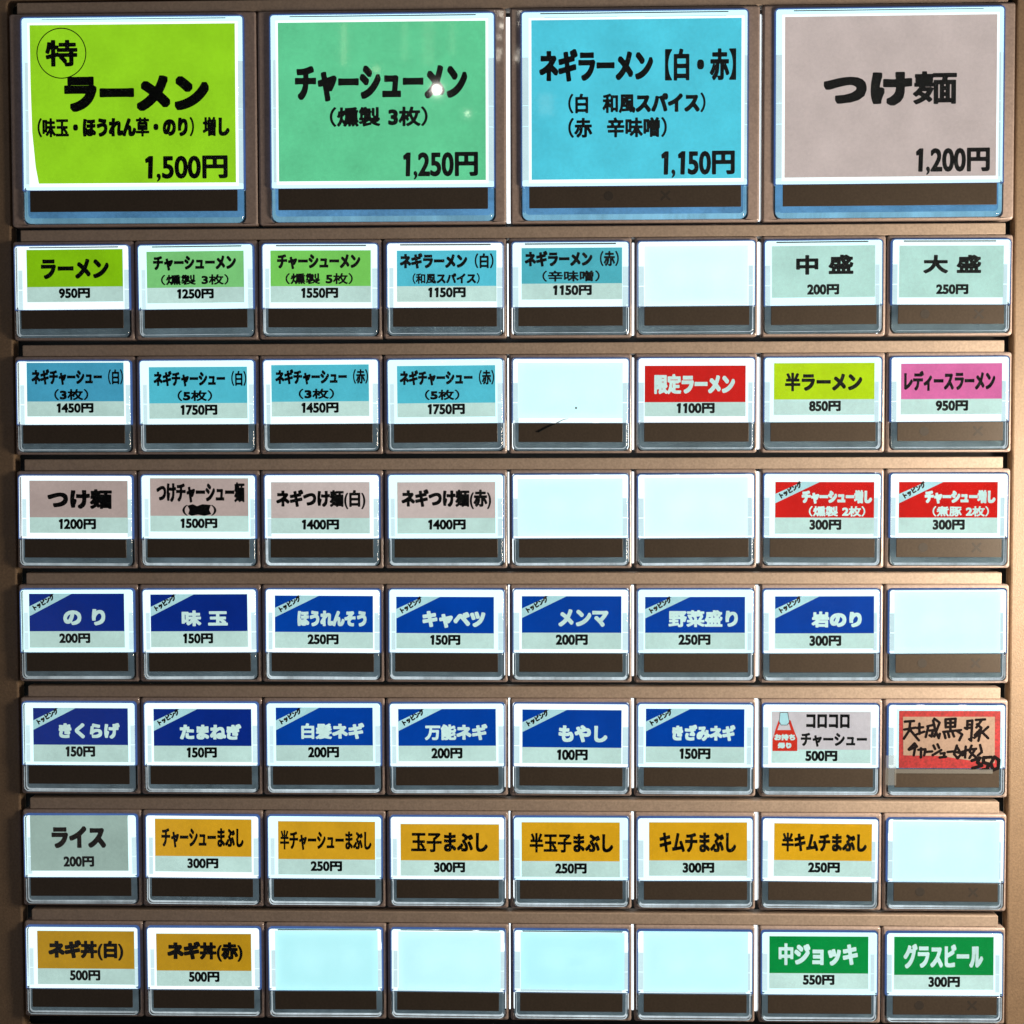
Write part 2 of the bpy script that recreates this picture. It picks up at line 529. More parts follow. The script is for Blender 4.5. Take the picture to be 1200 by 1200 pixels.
BUTTONS = [
    (1, 1, (-54.6, -11.7, 60.1, 49.8), 5.9, 'lime', [('ラーメン', (-37.3, 15.2, 43.4, 38.5), 'k', 1.2)], '950円', (-16.6, -7.4, 20.6, 4.2), 0),
    (1, 2, (-58.5, -13.8, 56.9, 46.8), 4.3, 'mint', [('チャーシューメン', (-50.6, 24.3, 47.7, 41.3), 'k', 0.75), ('（燻製 3枚）', (-42.0, 6.8, 39.1, 19.8), 'k', 0.6)], '1250円', (-22.7, -8.8, 20.7, 2.5), 0),
    (1, 3, (-58.9, -14.0, 59.7, 46.7), 4.9, 'leaf', [('チャーシューメン', (-50.9, 24.8, 47.3, 42.0), 'k', 0.75), ('（燻製 5枚）', (-41.4, 6.7, 38.8, 20.4), 'k', 0.6)], '1550円', (-22.5, -9.0, 21.0, 2.8), 0),
    (1, 4, (-56.7, -14.1, 60.5, 45.6), 4.0, 'aqua', [('ネギラーメン（白）', (-52.9, 24.0, 57.5, 42.5), 'k', 0.8), ('（和風スパイス）', (-38.5, 6.3, 41.1, 19.4), 'k', 0.55)], '1150円', (-19.9, -9.2, 24.2, 2.4), 0),
    (1, 5, (-57.2, -12.4, 60.4, 47.7), 6.1, 'aqua2', [('ネギラーメン（赤）', (-53.3, 25.4, 57.0, 44.1), 'k', 0.8), ('（辛味噌）', (-33.2, 7.9, 34.6, 21.5), 'k', 0.65)], '1150円', (-20.3, -7.5, 24.8, 4.1), 0),
    (1, 6, (-60.4, -18.4, 59.7, 48.7), None, None, [], None, None, 0),
    (1, 7, (-59.3, -11.8, 60.0, 48.0), None, 'pale', [('中 盛', (-31.6, 14.3, 35.0, 37.5), 'k', 1.3)], '200円', (-18.6, -8.6, 18.3, 3.3), 0),
    (1, 8, (-59.4, -12.7, 60.6, 47.0), None, 'pale', [('大 盛', (-31.9, 14.7, 34.9, 36.5), 'k', 1.3)], '250円', (-16.7, -9.0, 20.3, 2.3), 0),
    (2, 1, (-56.8, -11.4, 59.2, 51.7), 6.3, 'aqua3', [('ネギチャーシュー（白）', (-50.9, 25.7, 58.9, 44.6), 'k', 0.7), ('（3枚）', (-24.4, 7.3, 17.3, 21.4), 'k', 0.7)], '1450円', (-21.3, -7.1, 22.7, 4.2), 0),
    (2, 2, (-57.7, -14.5, 59.3, 46.5), 3.7, 'aqua', [('ネギチャーシュー（白）', (-51.9, 23.3, 58.9, 41.9), 'k', 0.7), ('（5枚）', (-24.1, 5.7, 18.1, 19.3), 'k', 0.7)], '1750円', (-20.3, -10.2, 23.5, 1.7), 0),
    (2, 3, (-58.9, -12.3, 56.7, 48.4), 5.1, 'aqua', [('ネギチャーシュー（赤）', (-54.0, 25.1, 56.3, 43.2), 'k', 0.7), ('（3枚）', (-27.0, 7.7, 15.9, 20.7), 'k', 0.7)], '1450円', (-23.5, -8.2, 20.5, 3.8), 0),
    (2, 4, (-57.0, -13.6, 58.8, 46.7), 2.7, 'aqua', [('ネギチャーシュー（赤）', (-53.7, 23.4, 58.0, 41.5), 'k', 0.7), ('（5枚）', (-24.7, 5.8, 16.9, 18.8), 'k', 0.7)], '1750円', (-21.1, -10.5, 22.6, 1.6), 0),
    (2, 5, (-62.0, -15.5, 60.9, 49.1), None, None, [], None, None, 0),
    (2, 6, (-60.3, -13.9, 57.6, 45.3), 2.6, 'red', [('限定ラーメン', (-49.2, 11.9, 44.8, 35.6), 'w', 1.2)], '1100円', (-22.8, -10.3, 21.4, 1.5), 0),
    (2, 7, (-56.6, -12.8, 60.2, 47.7), 5.3, 'lime2', [('半ラーメン', (-43.9, 14.6, 45.7, 36.6), 'k', 0.9)], '850円', (-15.7, -8.5, 21.0, 3.4), 0),
    (2, 8, (-56.2, -12.5, 60.5, 46.5), 5.2, 'pink', [('レディースラーメン', (-52.6, 14.8, 52.5, 37.8), 'k', 0.75)], '950円', (-16.0, -8.5, 21.3, 3.4), 0),
    (3, 1, (-56.0, -14.4, 61.9, 47.9), 4.2, 'ash2', [('つけ麺', (-34.0, 14.1, 43.4, 38.0), 'k', 1.4)], '1200円', (-20.9, -9.8, 23.7, 2.4), 0),
    (3, 2, (-58.2, -13.0, 59.2, 50.4), 5.8, 'ash2', [('つけチャーシュー麺', (-50.3, 21.7, 55.0, 45.8), 'k', 0.8), ('(\u3000 )', (-19.9, 5.8, 21.4, 19.0), 'k', 0.5)], '1500円', (-21.9, -8.7, 22.0, 2.7), 0),
    (3, 3, (-60.7, -15.3, 56.5, 45.6), 3.0, 'ash', [('ネギつけ麺(白)', (-54.3, 13.0, 52.1, 36.5), 'k', 0.9)], '1400円', (-24.1, -10.6, 20.0, 1.2), 0),
    (3, 4, (-57.8, -15.5, 58.3, 45.3), 2.8, 'ash', [('ネギつけ麺(赤)', (-52.5, 12.7, 53.9, 36.7), 'k', 0.9)], '1400円', (-21.3, -10.8, 23.1, 1.0), 0),
    (3, 5, (-62.3, -18.2, 61.0, 48.8), None, None, [], None, None, 0),
    (3, 6, (-60.1, -18.4, 60.7, 49.8), None, None, [], None, None, 0),
    (3, 7, (-54.6, -16.4, 60.7, 44.5), 2.6, 'red', [('チャーシュー増し', (-23.6, 19.1, 58.0, 35.1), 'w', 0.85), ('（燻製 2枚）', (-15.6, 3.6, 50.7, 16.5), 'w', 0.6)], '300円', (-14.4, -11.6, 22.5, 0.2), 1),
    (3, 8, (-57.7, -15.7, 56.8, 44.2), 2.4, 'red', [('チャーシュー増し', (-27.7, 18.9, 54.0, 34.8), 'w', 0.85), ('（煮豚 2枚）', (-18.9, 3.4, 47.1, 16.2), 'w', 0.6)], '300円', (-18.2, -11.7, 18.8, -0.0), 1),
    (4, 1, (-58.3, -15.9, 56.2, 48.8), 3.8, 'navy2', [('の り', (-17.0, 11.0, 33.2, 30.2), 'w', 1.1)], '200円', (-22.5, -10.3, 14.8, 1.3), 1),
    (4, 2, (-59.2, -15.0, 57.0, 48.1), 3.9, 'navy2', [('味 玉', (-22.0, 9.8, 33.5, 29.0), 'w', 1.2)], '150円', (-20.5, -10.6, 15.3, 1.4), 1),
    (4, 3, (-57.6, -16.2, 59.5, 46.4), 3.0, 'navy', [('ほうれんそう', (-30.4, 10.1, 51.7, 28.5), 'w', 0.9)], '250円', (-18.5, -11.5, 18.4, 0.4), 1),
    (4, 4, (-59.9, -16.5, 56.1, 45.1), 1.8, 'navy', [('キャベツ', (-28.4, 8.4, 45.6, 28.1), 'w', 1.2)], '150円', (-19.4, -12.1, 16.2, -0.3), 1),
    (4, 5, (-58.0, -16.9, 59.7, 45.9), 2.5, 'navy', [('メンマ', (-14.4, 9.8, 44.1, 30.2), 'w', 1.1)], '200円', (-17.8, -11.9, 19.9, 0.4), 1),
    (4, 6, (-59.5, -16.7, 57.9, 45.1), 2.6, 'navy', [('野菜盛り', (-32.0, 9.2, 49.3, 29.5), 'w', 1.0)], '250円', (-20.3, -11.7, 17.3, 0.5), 1),
    (4, 7, (-54.0, -15.9, 61.7, 45.8), 2.1, 'navy', [('岩のり', (-11.4, 8.8, 47.1, 28.1), 'w', 1.2)], '300円', (-13.7, -12.7, 23.3, -0.6), 1),
    (4, 8, (-61.4, -20.1, 61.6, 50.4), None, None, [], None, None, 0),
    (5, 1, (-55.9, -17.8, 58.7, 47.1), 2.8, 'navy2', [('きくらげ', (-24.8, 10.6, 48.5, 29.1), 'w', 0.9)], '150円', (-16.9, -11.4, 18.7, 1.0), 1),
    (5, 2, (-57.4, -17.3, 60.2, 46.4), 2.0, 'navy2', [('たまねぎ', (-25.7, 9.7, 47.9, 28.2), 'w', 0.9)], '150円', (-17.8, -12.1, 18.4, 0.2), 1),
    (5, 3, (-57.5, -15.9, 58.6, 48.4), 3.1, 'navy', [('白髪ネギ', (-27.1, 10.6, 48.1, 29.9), 'w', 1.0)], '200円', (-19.1, -11.4, 17.9, 1.3), 1),
    (5, 4, (-58.1, -15.4, 58.2, 47.2), 3.1, 'navy', [('万能ネギ', (-26.5, 9.7, 47.8, 29.0), 'w', 1.0)], '200円', (-18.8, -12.0, 18.0, 0.5), 1),
    (5, 5, (-57.8, -17.5, 59.8, 46.5), 1.5, 'navy', [('もやし', (-14.6, 8.1, 42.8, 28.1), 'w', 1.1)], '100円', (-16.5, -13.5, 19.8, -0.9), 1),
    (5, 6, (-58.6, -16.2, 57.6, 47.9), 2.8, 'navy', [('きざみネギ', (-27.3, 10.1, 46.7, 29.0), 'w', 0.9)], '150円', (-18.7, -11.7, 17.7, 0.9), 1),
    (5, 7, (-57.4, -16.0, 58.7, 44.9), -0.0, 'blush', [('コロコロ', (-16.9, 25.7, 33.8, 41.9), 'k', 0.7), ('チャーシュー', (-23.2, 3.5, 54.2, 19.8), 'k', 0.6)], '500円', (-17.7, -13.6, 19.7, -1.4), 0),
    (5, 8, (-57.7, -20.8, 63.9, 47.7), None, None, [], None, None, 0),
    (6, 1, (-61.4, -14.1, 56.9, 51.1), None, 'grey', [('ライス', (-35.3, 13.6, 30.2, 39.8), 'n', 1.5)], '200円', (-21.5, -9.0, 15.5, 3.5), 0),
    (6, 2, (-57.6, -14.5, 58.9, 49.3), 4.3, 'amber', [('チャーシューまぶし', (-49.7, 14.7, 49.4, 38.4), 'k', 0.65)], '300円', (-18.6, -10.1, 18.7, 1.8), 0),
    (6, 3, (-56.2, -17.3, 60.4, 47.2), 1.4, 'amber', [('半チャーシューまぶし', (-53.9, 12.6, 55.9, 36.5), 'k', 0.6)], '250円', (-17.1, -12.7, 20.5, -0.7), 0),
    (6, 4, (-56.3, -17.7, 61.5, 44.7), 0.9, 'amber', [('玉子まぶし', (-43.8, 10.7, 47.8, 34.6), 'k', 0.8)], '300円', (-16.3, -13.2, 20.6, -1.2), 0),
    (6, 5, (-58.9, -18.2, 58.0, 47.6), 0.9, 'amber2', [('半玉子まぶし', (-49.4, 11.0, 49.9, 34.9), 'k', 0.8)], '250円', (-18.8, -13.9, 18.4, -1.7), 0),
    (6, 6, (-54.5, -15.9, 61.5, 48.3), 2.6, 'amber2', [('キムチまぶし', (-42.0, 12.4, 48.4, 36.2), 'k', 0.8)], '300円', (-14.8, -12.0, 22.5, -0.0), 0),
    (6, 7, (-54.1, -15.7, 61.0, 47.5), 3.4, 'amber2', [('半キムチまぶし', (-45.3, 13.7, 54.8, 36.6), 'k', 0.8)], '250円', (-13.8, -10.8, 23.5, 1.2), 0),
    (6, 8, (-61.4, -20.2, 63.2, 49.8), None, None, [], None, None, 0),
    (7, 1, (-55.1, -17.0, 62.8, 48.2), 2.3, 'mustard', [('ネギ丼(白)', (-41.4, 11.7, 50.2, 37.0), 'k', 1.45)], '500円', (-15.9, -12.0, 21.0, 0.5), 0),
    (7, 2, (-57.6, -17.9, 57.4, 45.9), 0.9, 'mustard', [('ネギ丼(赤)', (-44.0, 11.3, 47.7, 36.3), 'k', 1.45)], '500円', (-18.5, -12.6, 18.5, -0.2), 0),
    (7, 3, (-60.6, -21.2, 62.6, 49.8), None, None, [], None, None, 0),
    (7, 4, (-59.7, -20.0, 62.6, 49.5), None, None, [], None, None, 0),
    (7, 5, (-60.3, -18.7, 63.3, 49.8), None, None, [], None, None, 0),
    (7, 6, (-60.9, -19.4, 62.8, 50.3), None, None, [], None, None, 0),
    (7, 7, (-58.9, -14.9, 58.0, 48.1), 3.7, 'green', [('中ジョッキ', (-48.1, 13.3, 45.3, 39.9), 'w', 1.2)], '550円', (-19.2, -10.0, 17.9, 1.8), 0),
    (7, 8, (-58.8, -14.7, 58.0, 48.6), 2.8, 'green', [('グラスビール', (-47.6, 10.9, 45.4, 39.9), 'w', 1.1)], '300円', (-18.4, -11.5, 18.5, 0.8), 0),
    (0, 1, (-121.5, -72.6, 121.0, 111.9), None, 'lime3', [('特', (-103.8, 62.7, -64.1, 95.2), 'k', 2.0), ('ラーメン', (-81.0, 11.0, 89.7, 52.0), 'k', 2.9), ('（味玉・ほうれん草・のり）増し', (-114.1, -19.5, 114.0, 4.4), 'k', 1.2)], '1,500円', (13.7, -67.8, 111.3, -41.3), 0),
    (0, 2, (-122.1, -72.4, 120.9, 111.4), None, 'jade', [('チャーシューメン', (-102.3, 20.0, 99.2, 60.7), 'k', 1.9), ('（燻製 3枚）', (-62.5, -10.3, 53.7, 13.9), 'k', 1.25)], '1,250円', (24.1, -67.7, 111.6, -40.0), 0),
    (0, 3, (-119.6, -72.8, 123.9, 111.0), None, 'cyan', [('ネギラーメン【白・赤】', (-110.3, 39.2, 118.5, 77.1), 'k', 1.6), ('（白\u3000和風スパイス）', (-77.5, 2.5, 83.1, 26.6), 'k', 1.2), ('（赤\u3000辛味噌）', (-77.5, -25.6, 38.4, -1.2), 'k', 1.25)], '1,150円', (31.3, -68.4, 116.3, -41.4), 0),
    (0, 4, (-119.9, -72.7, 123.2, 111.5), None, 'ash', [('つけ麺', (-74.9, 8.0, 79.3, 49.1), 'k', 2.9)], '1,200円', (31.2, -67.6, 115.9, -40.7), 0),
]
HAND = {'card': (-56.3, -20.6, 61.5, 47.0), 'inner': [(-51.9, 40.1), (54.9, 40.4), (55.2, -14.5), (24.7, -11.0), (-7.6, -6.1), (-51.1, -5.5)], 'strokes': [[(-49.5, 34.4), (-39.0, 35.1)], [(-50.1, 25.0), (-37.0, 27.3)], [(-43.3, 34.5), (-44.5, 23.8), (-50.6, 14.3)], [(-43.2, 24.4), (-33.2, 12.4)], [(-35.8, 26.9), (-28.4, 27.8)], [(-32.7, 32.0), (-32.6, 20.0)], [(-35.7, 19.4), (-27.1, 22.5)], [(-23.4, 28.9), (-15.4, 30.8)], [(-22.2, 28.9), (-25.2, 16.3)], [(-20.9, 23.8), (-16.8, 24.5), (-18.4, 16.9), (-20.8, 18.2)], [(-16.7, 35.8), (-14.1, 23.8), (-10.0, 15.0), (-8.8, 20.1)], [(-15.4, 37.9), (-9.2, 33.3), (-15.2, 16.9)], [(-2.4, 37.1), (-2.0, 27.7)], [(-2.4, 37.1), (9.3, 38.0), (8.8, 28.3)], [(-2.0, 32.7), (8.1, 33.3)], [(3.4, 37.1), (3.5, 23.3)], [(-2.0, 27.9), (8.8, 28.7)], [(-4.8, 22.4), (15.7, 24.6)], [(-4.1, 22.0), (-2.2, 15.1)], [(0.8, 21.4), (2.1, 16.3)], [(5.8, 22.0), (7.7, 17.0)], [(11.3, 23.3), (17.2, 19.5), (13.9, 12.6)], [(23.2, 35.3), (22.8, 25.8), (20.3, 27.1)], [(23.0, 35.3), (28.8, 35.9), (27.6, 12.0), (25.4, 13.9)], [(23.7, 30.9), (28.0, 31.3)], [(23.7, 27.1), (27.8, 27.5)], [(32.9, 36.6), (43.4, 37.2)], [(39.7, 36.6), (33.6, 27.8)], [(34.2, 31.5), (39.2, 27.5), (36.2, 12.0)], [(37.9, 25.3), (31.8, 18.9)], [(39.2, 22.1), (31.2, 15.5)], [(47.2, 28.4), (39.8, 21.5)], [(39.8, 22.7), (47.3, 15.2)], [(-44.9, 1.7), (-38.1, 8.7), (-35.4, 4.9), (-44.3, 1.1)], [(-37.2, 4.9), (-38.9, -5.2)], [(-33.7, 1.1), (-25.4, 1.8), (-26.8, -5.4)], [(-30.6, 3.0), (-30.5, -7.7)], [(-24.4, -1.4), (-17.6, -0.7)], [(-16.1, 6.2), (-14.2, 2.2)], [(-11.4, 7.7), (-9.5, 3.5)], [(-16.9, -5.1), (-7.0, 0.9)], [(-7.6, -3.2), (-3.0, -2.6), (-3.9, -6.6)], [(-8.6, -7.9), (-1.4, -7.1)], [(0.4, -1.3), (7.9, -0.6)], [(11.1, 6.3), (7.9, -3.8), (12.3, -8.8), (16.2, -3.8), (11.1, 5.0)], [(9.7, -1.5), (16.2, -2.5)], [(17.2, -1.2), (24.6, 1.3)], [(21.4, 5.1), (20.9, -7.8)], [(21.5, 0.0), (17.8, -5.3)], [(28.2, 6.3), (25.8, 0.0)], [(25.2, 1.3), (33.5, 2.6)], [(32.0, 1.3), (25.9, -8.4)], [(26.4, -1.2), (33.6, -7.7)], [(38.1, 7.0), (40.2, -1.2), (35.8, -5.2)]], 'blot': [[(29.0, -11.3), (38.0, -8.1), (35.4, -13.5), (40.4, -17.3), (29.7, -20.4)], [(51.3, -7.2), (42.2, -7.7), (42.1, -13.5), (48.0, -15.0), (47.1, -21.3), (41.3, -22.1)], [(55.0, -6.8), (60.1, -10.5), (59.5, -20.0), (53.9, -22.3), (50.7, -15.0), (55.0, -6.8)]], 'tape': (-60.7, -26.7, 52.8, -21.9), 'tape2': (-71.9, -40.8, -59.5, -5.4)}
BAG = {'body': [(-49.2, 34.7), (-35.4, 34.7), (-31.1, 22.7), (-27.3, 13.2), (-27.2, -1.8), (-56.3, -1.9), (-56.1, 11.9), (-52.7, 24.6)], 'neck': [(-48.3, 30.3), (-37.0, 30.3), (-34.7, 23.1), (-50.8, 23.0)], 'grip': [(-47.7, 43.8), (-38.7, 43.9), (-36.7, 32.2), (-39.5, 29.0), (-46.4, 29.0), (-48.7, 32.8)], 't1': ('お持ち', (-54.1, 10.6, -29.8, 18.5), 'w', 0.5), 't2': ('帰り', (-50.3, 1.1, -34.3, 8.3), 'w', 0.6)}
SCRIBBLE = [(-13.5, 18.0), (-7.1, 19.7), (-2.0, 17.4), (4.4, 19.7), (14.6, 18.9), (12.5, 12.8), (15.0, 7.8), (6.8, 5.8), (-0.9, 7.3), (-8.5, 5.8), (-12.6, 7.8), (-11.0, 12.9)]
HAIR = [(-38.0, -32.0), (-28.0, -26.3), (-18.7, -22.7), (-12.0, -19.0), (-8.0, -17.0), (-2.7, -16.4)]
SPECK = (6.4, -3.8)

# ------------------------------------------------------------------ layout of the panel
PITCH_X, PITCH_Z = 147.0, 135.593
CAP_W, CAP_H = 135.2, 107.4
BIG_W, BIG_H, BIG_PITCH, BIG_X, BIG_Z = 260.9, 239.5, 293.93, 1.04, 606.4

def centre(r, c):
    return (BIG_X + (c - 2.5) * BIG_PITCH, BIG_Z) if r == 0 else ((c - 4.5) * PITCH_X, (4 - r) * PITCH_Z)

# ------------------------------------------------------------------ the machine front
machine = thing("ticket_machine", (0, 0, -490), "tan ticket machine front holding eight rows of backlit menu buttons", "vending machine")
MZ = 490.0      # the machine's origin lies at the foot of the panel

def mpart(name, me, mat):
    return link(name, me, mat, machine, (0, 0, MZ))

opening = (-589, -482, 589, 748)
outer = ring_pts(-1000, -900, 1000, 1100, (6,) * 4)
mpart("front_panel", loft("front_panel", [
    (outer, -26), (outer, -8), (rrect(*opening, -2.2, (5,) * 4), -8), (rrect(*opening, -0.7, (5,) * 4), -8.6),
    (rrect(*opening, 0, (5,) * 4), -10.5), (rrect(*opening, 0, (5,) * 4), -26)], close=True, smooth=True), MAT['panel'])
mpart("slot_shade_plate", block("slot_shade_plate", -620, -520, 620, 780, -40, -34, 1, 0.5), MAT['slot_shade'])  # near-black plate added behind the rows; the slots' shade is in its colour

SEAM = {1: 0.8, 2: 0.8, 3: 1.0, 4: 1.9, 5: 2.9, 6: 4.6, 7: 1.5}
BIG_SEAM = {1: 1.0, 2: 4.6, 3: 2.9}
BEZ_T, BEZ_B = 6.0, 3.2

def bezel(x0, z0, x1, z1, hx0, hz0, hx1, hz1):
    ro, ri = (3.5,) * 4, (7, 7, 4, 4)
    R = [(rrect(x0, z0, x1, z1, 0, ro), -24), (rrect(x0, z0, x1, z1, 0, ro), -7.2), (rrect(x0, z0, x1, z1, 0.35, ro), -5.8),
         (rrect(x0, z0, x1, z1, 1.2, ro), -4.6), (rrect(x0, z0, x1, z1, 2.6, ro), -4.2),
         (rrect(hx0, hz0, hx1, hz1, -0.7, ri), -4.2), (rrect(hx0, hz0, hx1, hz1, -0.2, ri), -4.4), (rrect(hx0, hz0, hx1, hz1, 0, ri), -5.0),
         (rrect(hx0, hz0, hx1, hz1, 0, ri), -24)]
    return loft("button_bezel", R, close=True, smooth=True)

for r in range(0, 8):
    big = r == 0
    W, H, P, N, S = (BIG_W, BIG_H, BIG_PITCH, 4, BIG_SEAM) if big else (CAP_W, CAP_H, PITCH_X, 8, SEAM)
    for c in range(1, N + 1):
        cx, cz = centre(r, c)
        x0 = cx - P / 2 + S.get(c - 1, 0) / 2 if c > 1 else -586
        x1 = cx + P / 2 - S.get(c, 0) / 2 if c < N else 586.5
        mpart("button_bezel", bezel(x0, cz - H / 2 - BEZ_B, x1, cz + H / 2 + BEZ_T, cx - W / 2 - 1.5, cz - H / 2 - 1.2, cx + W / 2 + 1.5, cz + H / 2 + 1.5), MAT['bezel'])
    zt = centre(r, 1)[1] + H / 2 + BEZ_T
    mpart("divider_rail", block("divider_rail", -577, zt + 0.2, 578, zt + 13.6, -24, -6.2, 1.2, 1.0), MAT['rail'])

for r in range(0, 8):
    big = r == 0
    for c, w in (BIG_SEAM if big else SEAM).items():
        if w < 1.2:
            continue
        cx, cz = centre(r, c)
        x = cx + (BIG_PITCH if big else PITCH_X) / 2
        H = BIG_H if big else CAP_H
        mpart("seam_highlight_strip", block("seam_highlight_strip", x - 6, cz - H / 2 + 1, x + 6, cz + H / 2 + 3, -31, -29, 1, 0.3), MAT['seam'])  # added glowing strip, stands in for the highlight on the rounded bezel edges

# ------------------------------------------------------------------ the menu buttons
def make_cover(W, zb, zt, edge):
    """Clear acrylic lid with a bevelled rim."""
    a = (-W / 2, zb, W / 2, zt)
    rd = (1.5, 1.5, 3.5, 3.5)
    e = edge
    return loft("clear_cover", [(rrect(*a, 0.6, rd), -4.6), (rrect(*a, 0, rd), -4.0), (rrect(*a, 0, rd), -0.45 * e), (rrect(*a, 0.2 * e, rd), -0.18 * e),
                                (rrect(*a, 0.55 * e, rd), -0.05 * e), (rrect(*a, e, rd), 0.0)], cap0=True, cap1=True, smooth=True)

def notched_panel(W, zb, zt, h, notch, tab):
    a, b = -W / 2 + 0.4, W / 2 - 0.4
    t = zt - 0.4
    pts = [(a, zb), (b, zb), (b, t), (b - tab, t), (b - tab - 1, t - notch), (a + tab + 1, t - notch), (a + tab, t), (a, t)]
    V = [(x, z, h) for x, z in pts] + [(x, z, h - 1.5) for x, z in pts]
    n = len(pts)
    F = [tuple(range(n)), tuple(range(2 * n - 1, n - 1, -1))] + [(i, i + n, (i + 1) % n + n, (i + 1) % n) for i in range(n)]
    return mesh("light_panel", V, F)

SPLIT = CAP_H / 2 - 75.0        # top of the indicator strip, small buttons
BSPLIT = BIG_H / 2 - 200.8
M_COVER = make_cover(CAP_W, SPLIT + 0.2, CAP_H / 2, 3.2)
M_COVER_B = make_cover(BIG_W, BSPLIT + 0.2, BIG_H / 2, 5.0)
M_LIGHT = notched_panel(CAP_W, SPLIT + 0.3, CAP_H / 2, -9.8, 1.7, 13)
M_LIGHT_B = notched_panel(BIG_W, BSPLIT + 0.3, BIG_H / 2, -9.8, 1.2, 20)
def boxes_mesh(name, boxes, h0, h1):
    V, F = [], []
    for x0, z0, x1, z1 in boxes:
        k = len(V)
        V += [(x, z, hh) for hh in (h1, h0) for x, z in ((x0, z0), (x1, z0), (x1, z1), (x0, z1))]
        F += [(k, k + 1, k + 2, k + 3), (k + 7, k + 6, k + 5, k + 4)] + [(k + i, k + i + 4, k + (i + 1) % 4 + 4, k + (i + 1) % 4) for i in range(4)]
    return mesh(name, V, F)

# frosted side guides that hold the card, with a break part way down
GX, GZ0, GZM, GZ1 = CAP_W / 2 - 6.6, SPLIT + 3, SPLIT + 24, SPLIT + 47
M_GUIDE = {s: boxes_mesh("side_guide", [(min(s * GX, s * (GX + 4.3)), GZ0, max(s * GX, s * (GX + 4.3)), GZM - 0.6), (min(s * GX, s * (GX + 4.3)), GZM + 0.6, max(s * GX, s * (GX + 4.3)), GZ1)], -8.2, -6.6) for s in (-1, 1)}
M_LEDGE = boxes_mesh("card_ledge", [(-CAP_W / 2 + 7, SPLIT + 1.1, CAP_W / 2 - 7, SPLIT + 1.8)], -8.2, -6.0)
BGX = BIG_W / 2 - 7.5
M_GUIDE_B = {s: boxes_mesh("side_guide", [(min(s * BGX, s * (BGX + 5)), z0, max(s * BGX, s * (BGX + 5)), z1) for z0, z1 in ((BSPLIT + 8, BSPLIT + 70), (BSPLIT + 71, BSPLIT + 94), (BSPLIT + 95, BSPLIT + 150))], -8.2, -6.6) for s in (-1, 1)}
M_STREAK_B = boxes_mesh("rim_groove", [(-BIG_W / 2 + 26, BIG_H / 2 - 6.0, -20, BIG_H / 2 - 4.9), (12, BIG_H / 2 - 6.2, BIG_W / 2 - 24, BIG_H / 2 - 4.9)], -8.2, -7.4)
def rim_mesh(W, zb, zt):  # glowing ring added round the cap for a bluish fringe and spill
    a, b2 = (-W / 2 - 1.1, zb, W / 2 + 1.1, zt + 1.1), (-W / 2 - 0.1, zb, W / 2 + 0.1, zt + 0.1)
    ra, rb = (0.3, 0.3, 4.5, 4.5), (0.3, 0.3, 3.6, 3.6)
    return loft("fringe_glow_ring", [(rrect(*a, 0, ra), -8), (rrect(*a, 0, ra), -1.3), (rrect(*b2, 0, rb), -0.9), (rrect(*b2, 0, rb), -8)], close=True, smooth=True)

def lip_highlight_mesh(W, zb, zt, side, foot, r):
    """U-shaped glowing line, the painted highlight along the edge of the lower lip."""
    o = ring_pts(-W / 2 + 1.0, zb + 0.9, W / 2 - 1.0, zt, (r, r, 0.2, 0.2))
    i = ring_pts(-W / 2 + 1.0 + side, zb + 0.9 + foot, W / 2 - 1.0 - side, zt, (max(r - side, 1),) * 2 + (0.2, 0.2))
    k = len(o)
    V = [(x, z, -9.75) for x, z in o] + [(x, z, -9.75) for x, z in i] + [(x, z, -10.3) for x, z in o] + [(x, z, -10.3) for x, z in i]
    F = []
    for a in range(k):
        c2 = (a + 1) % k
        if o[a][1] >= zt - 0.3 and o[c2][1] >= zt - 0.3:
            continue
        F += [(a, c2, k + c2, k + a), (2 * k + a, 2 * k + c2, c2, a), (3 * k + c2, 3 * k + a, k + a, k + c2)]
    return mesh("lip_highlight", V, F)

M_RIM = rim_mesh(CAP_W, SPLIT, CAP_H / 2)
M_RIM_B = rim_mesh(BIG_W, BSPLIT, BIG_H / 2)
M_EDGE = lip_highlight_mesh(CAP_W, -CAP_H / 2, SPLIT - 0.6, 1.3, 2.2, 5.5)
M_EDGE_B = lip_highlight_mesh(BIG_W, -BIG_H / 2, BSPLIT - 0.6, 2.2, 6.0, 7.0)
LIPR = (6.5, 6.5, 1, 1)
M_LIP = block("lower_lip", -CAP_W / 2, -CAP_H / 2, CAP_W / 2, SPLIT - 0.2, -9.5, -0.7, 1, 2.0, LIPR)
M_LIP_B = block("lower_lip", -BIG_W / 2, -BIG_H / 2, BIG_W / 2, BSPLIT - 0.2, -9.5, -0.7, 1, 3.0, (8, 8, 1, 1))
M_BACK = block("lip_backing", -CAP_W / 2 + 0.8, -CAP_H / 2 + 0.8, CAP_W / 2 - 0.8, SPLIT - 0.2, -13, -10.0, 1, 0.5, LIPR)
M_BACK_B = block("lip_backing", -BIG_W / 2 + 0.8, -BIG_H / 2 + 0.8, BIG_W / 2 - 0.8, BSPLIT - 0.2, -13, -10.0, 1, 0.5, (8, 8, 1, 1))
M_STRIP = block("indicator_strip", -61, SPLIT - 22.4, 61, SPLIT - 0.5, -0.6, 0.15, 0.6, 0.3)
M_STRIP_B = block("indicator_strip", -122.5, BSPLIT - 25.5, 123.5, BSPLIT - 0.7, -0.6, 0.15, 0.8, 0.3)

def disc(x, z, r, h, n=20):
    return [(x + r * math.cos(i * 2 * math.pi / n), z + r * math.sin(i * 2 * math.pi / n), h) for i in range(n)], [tuple(range(n))]

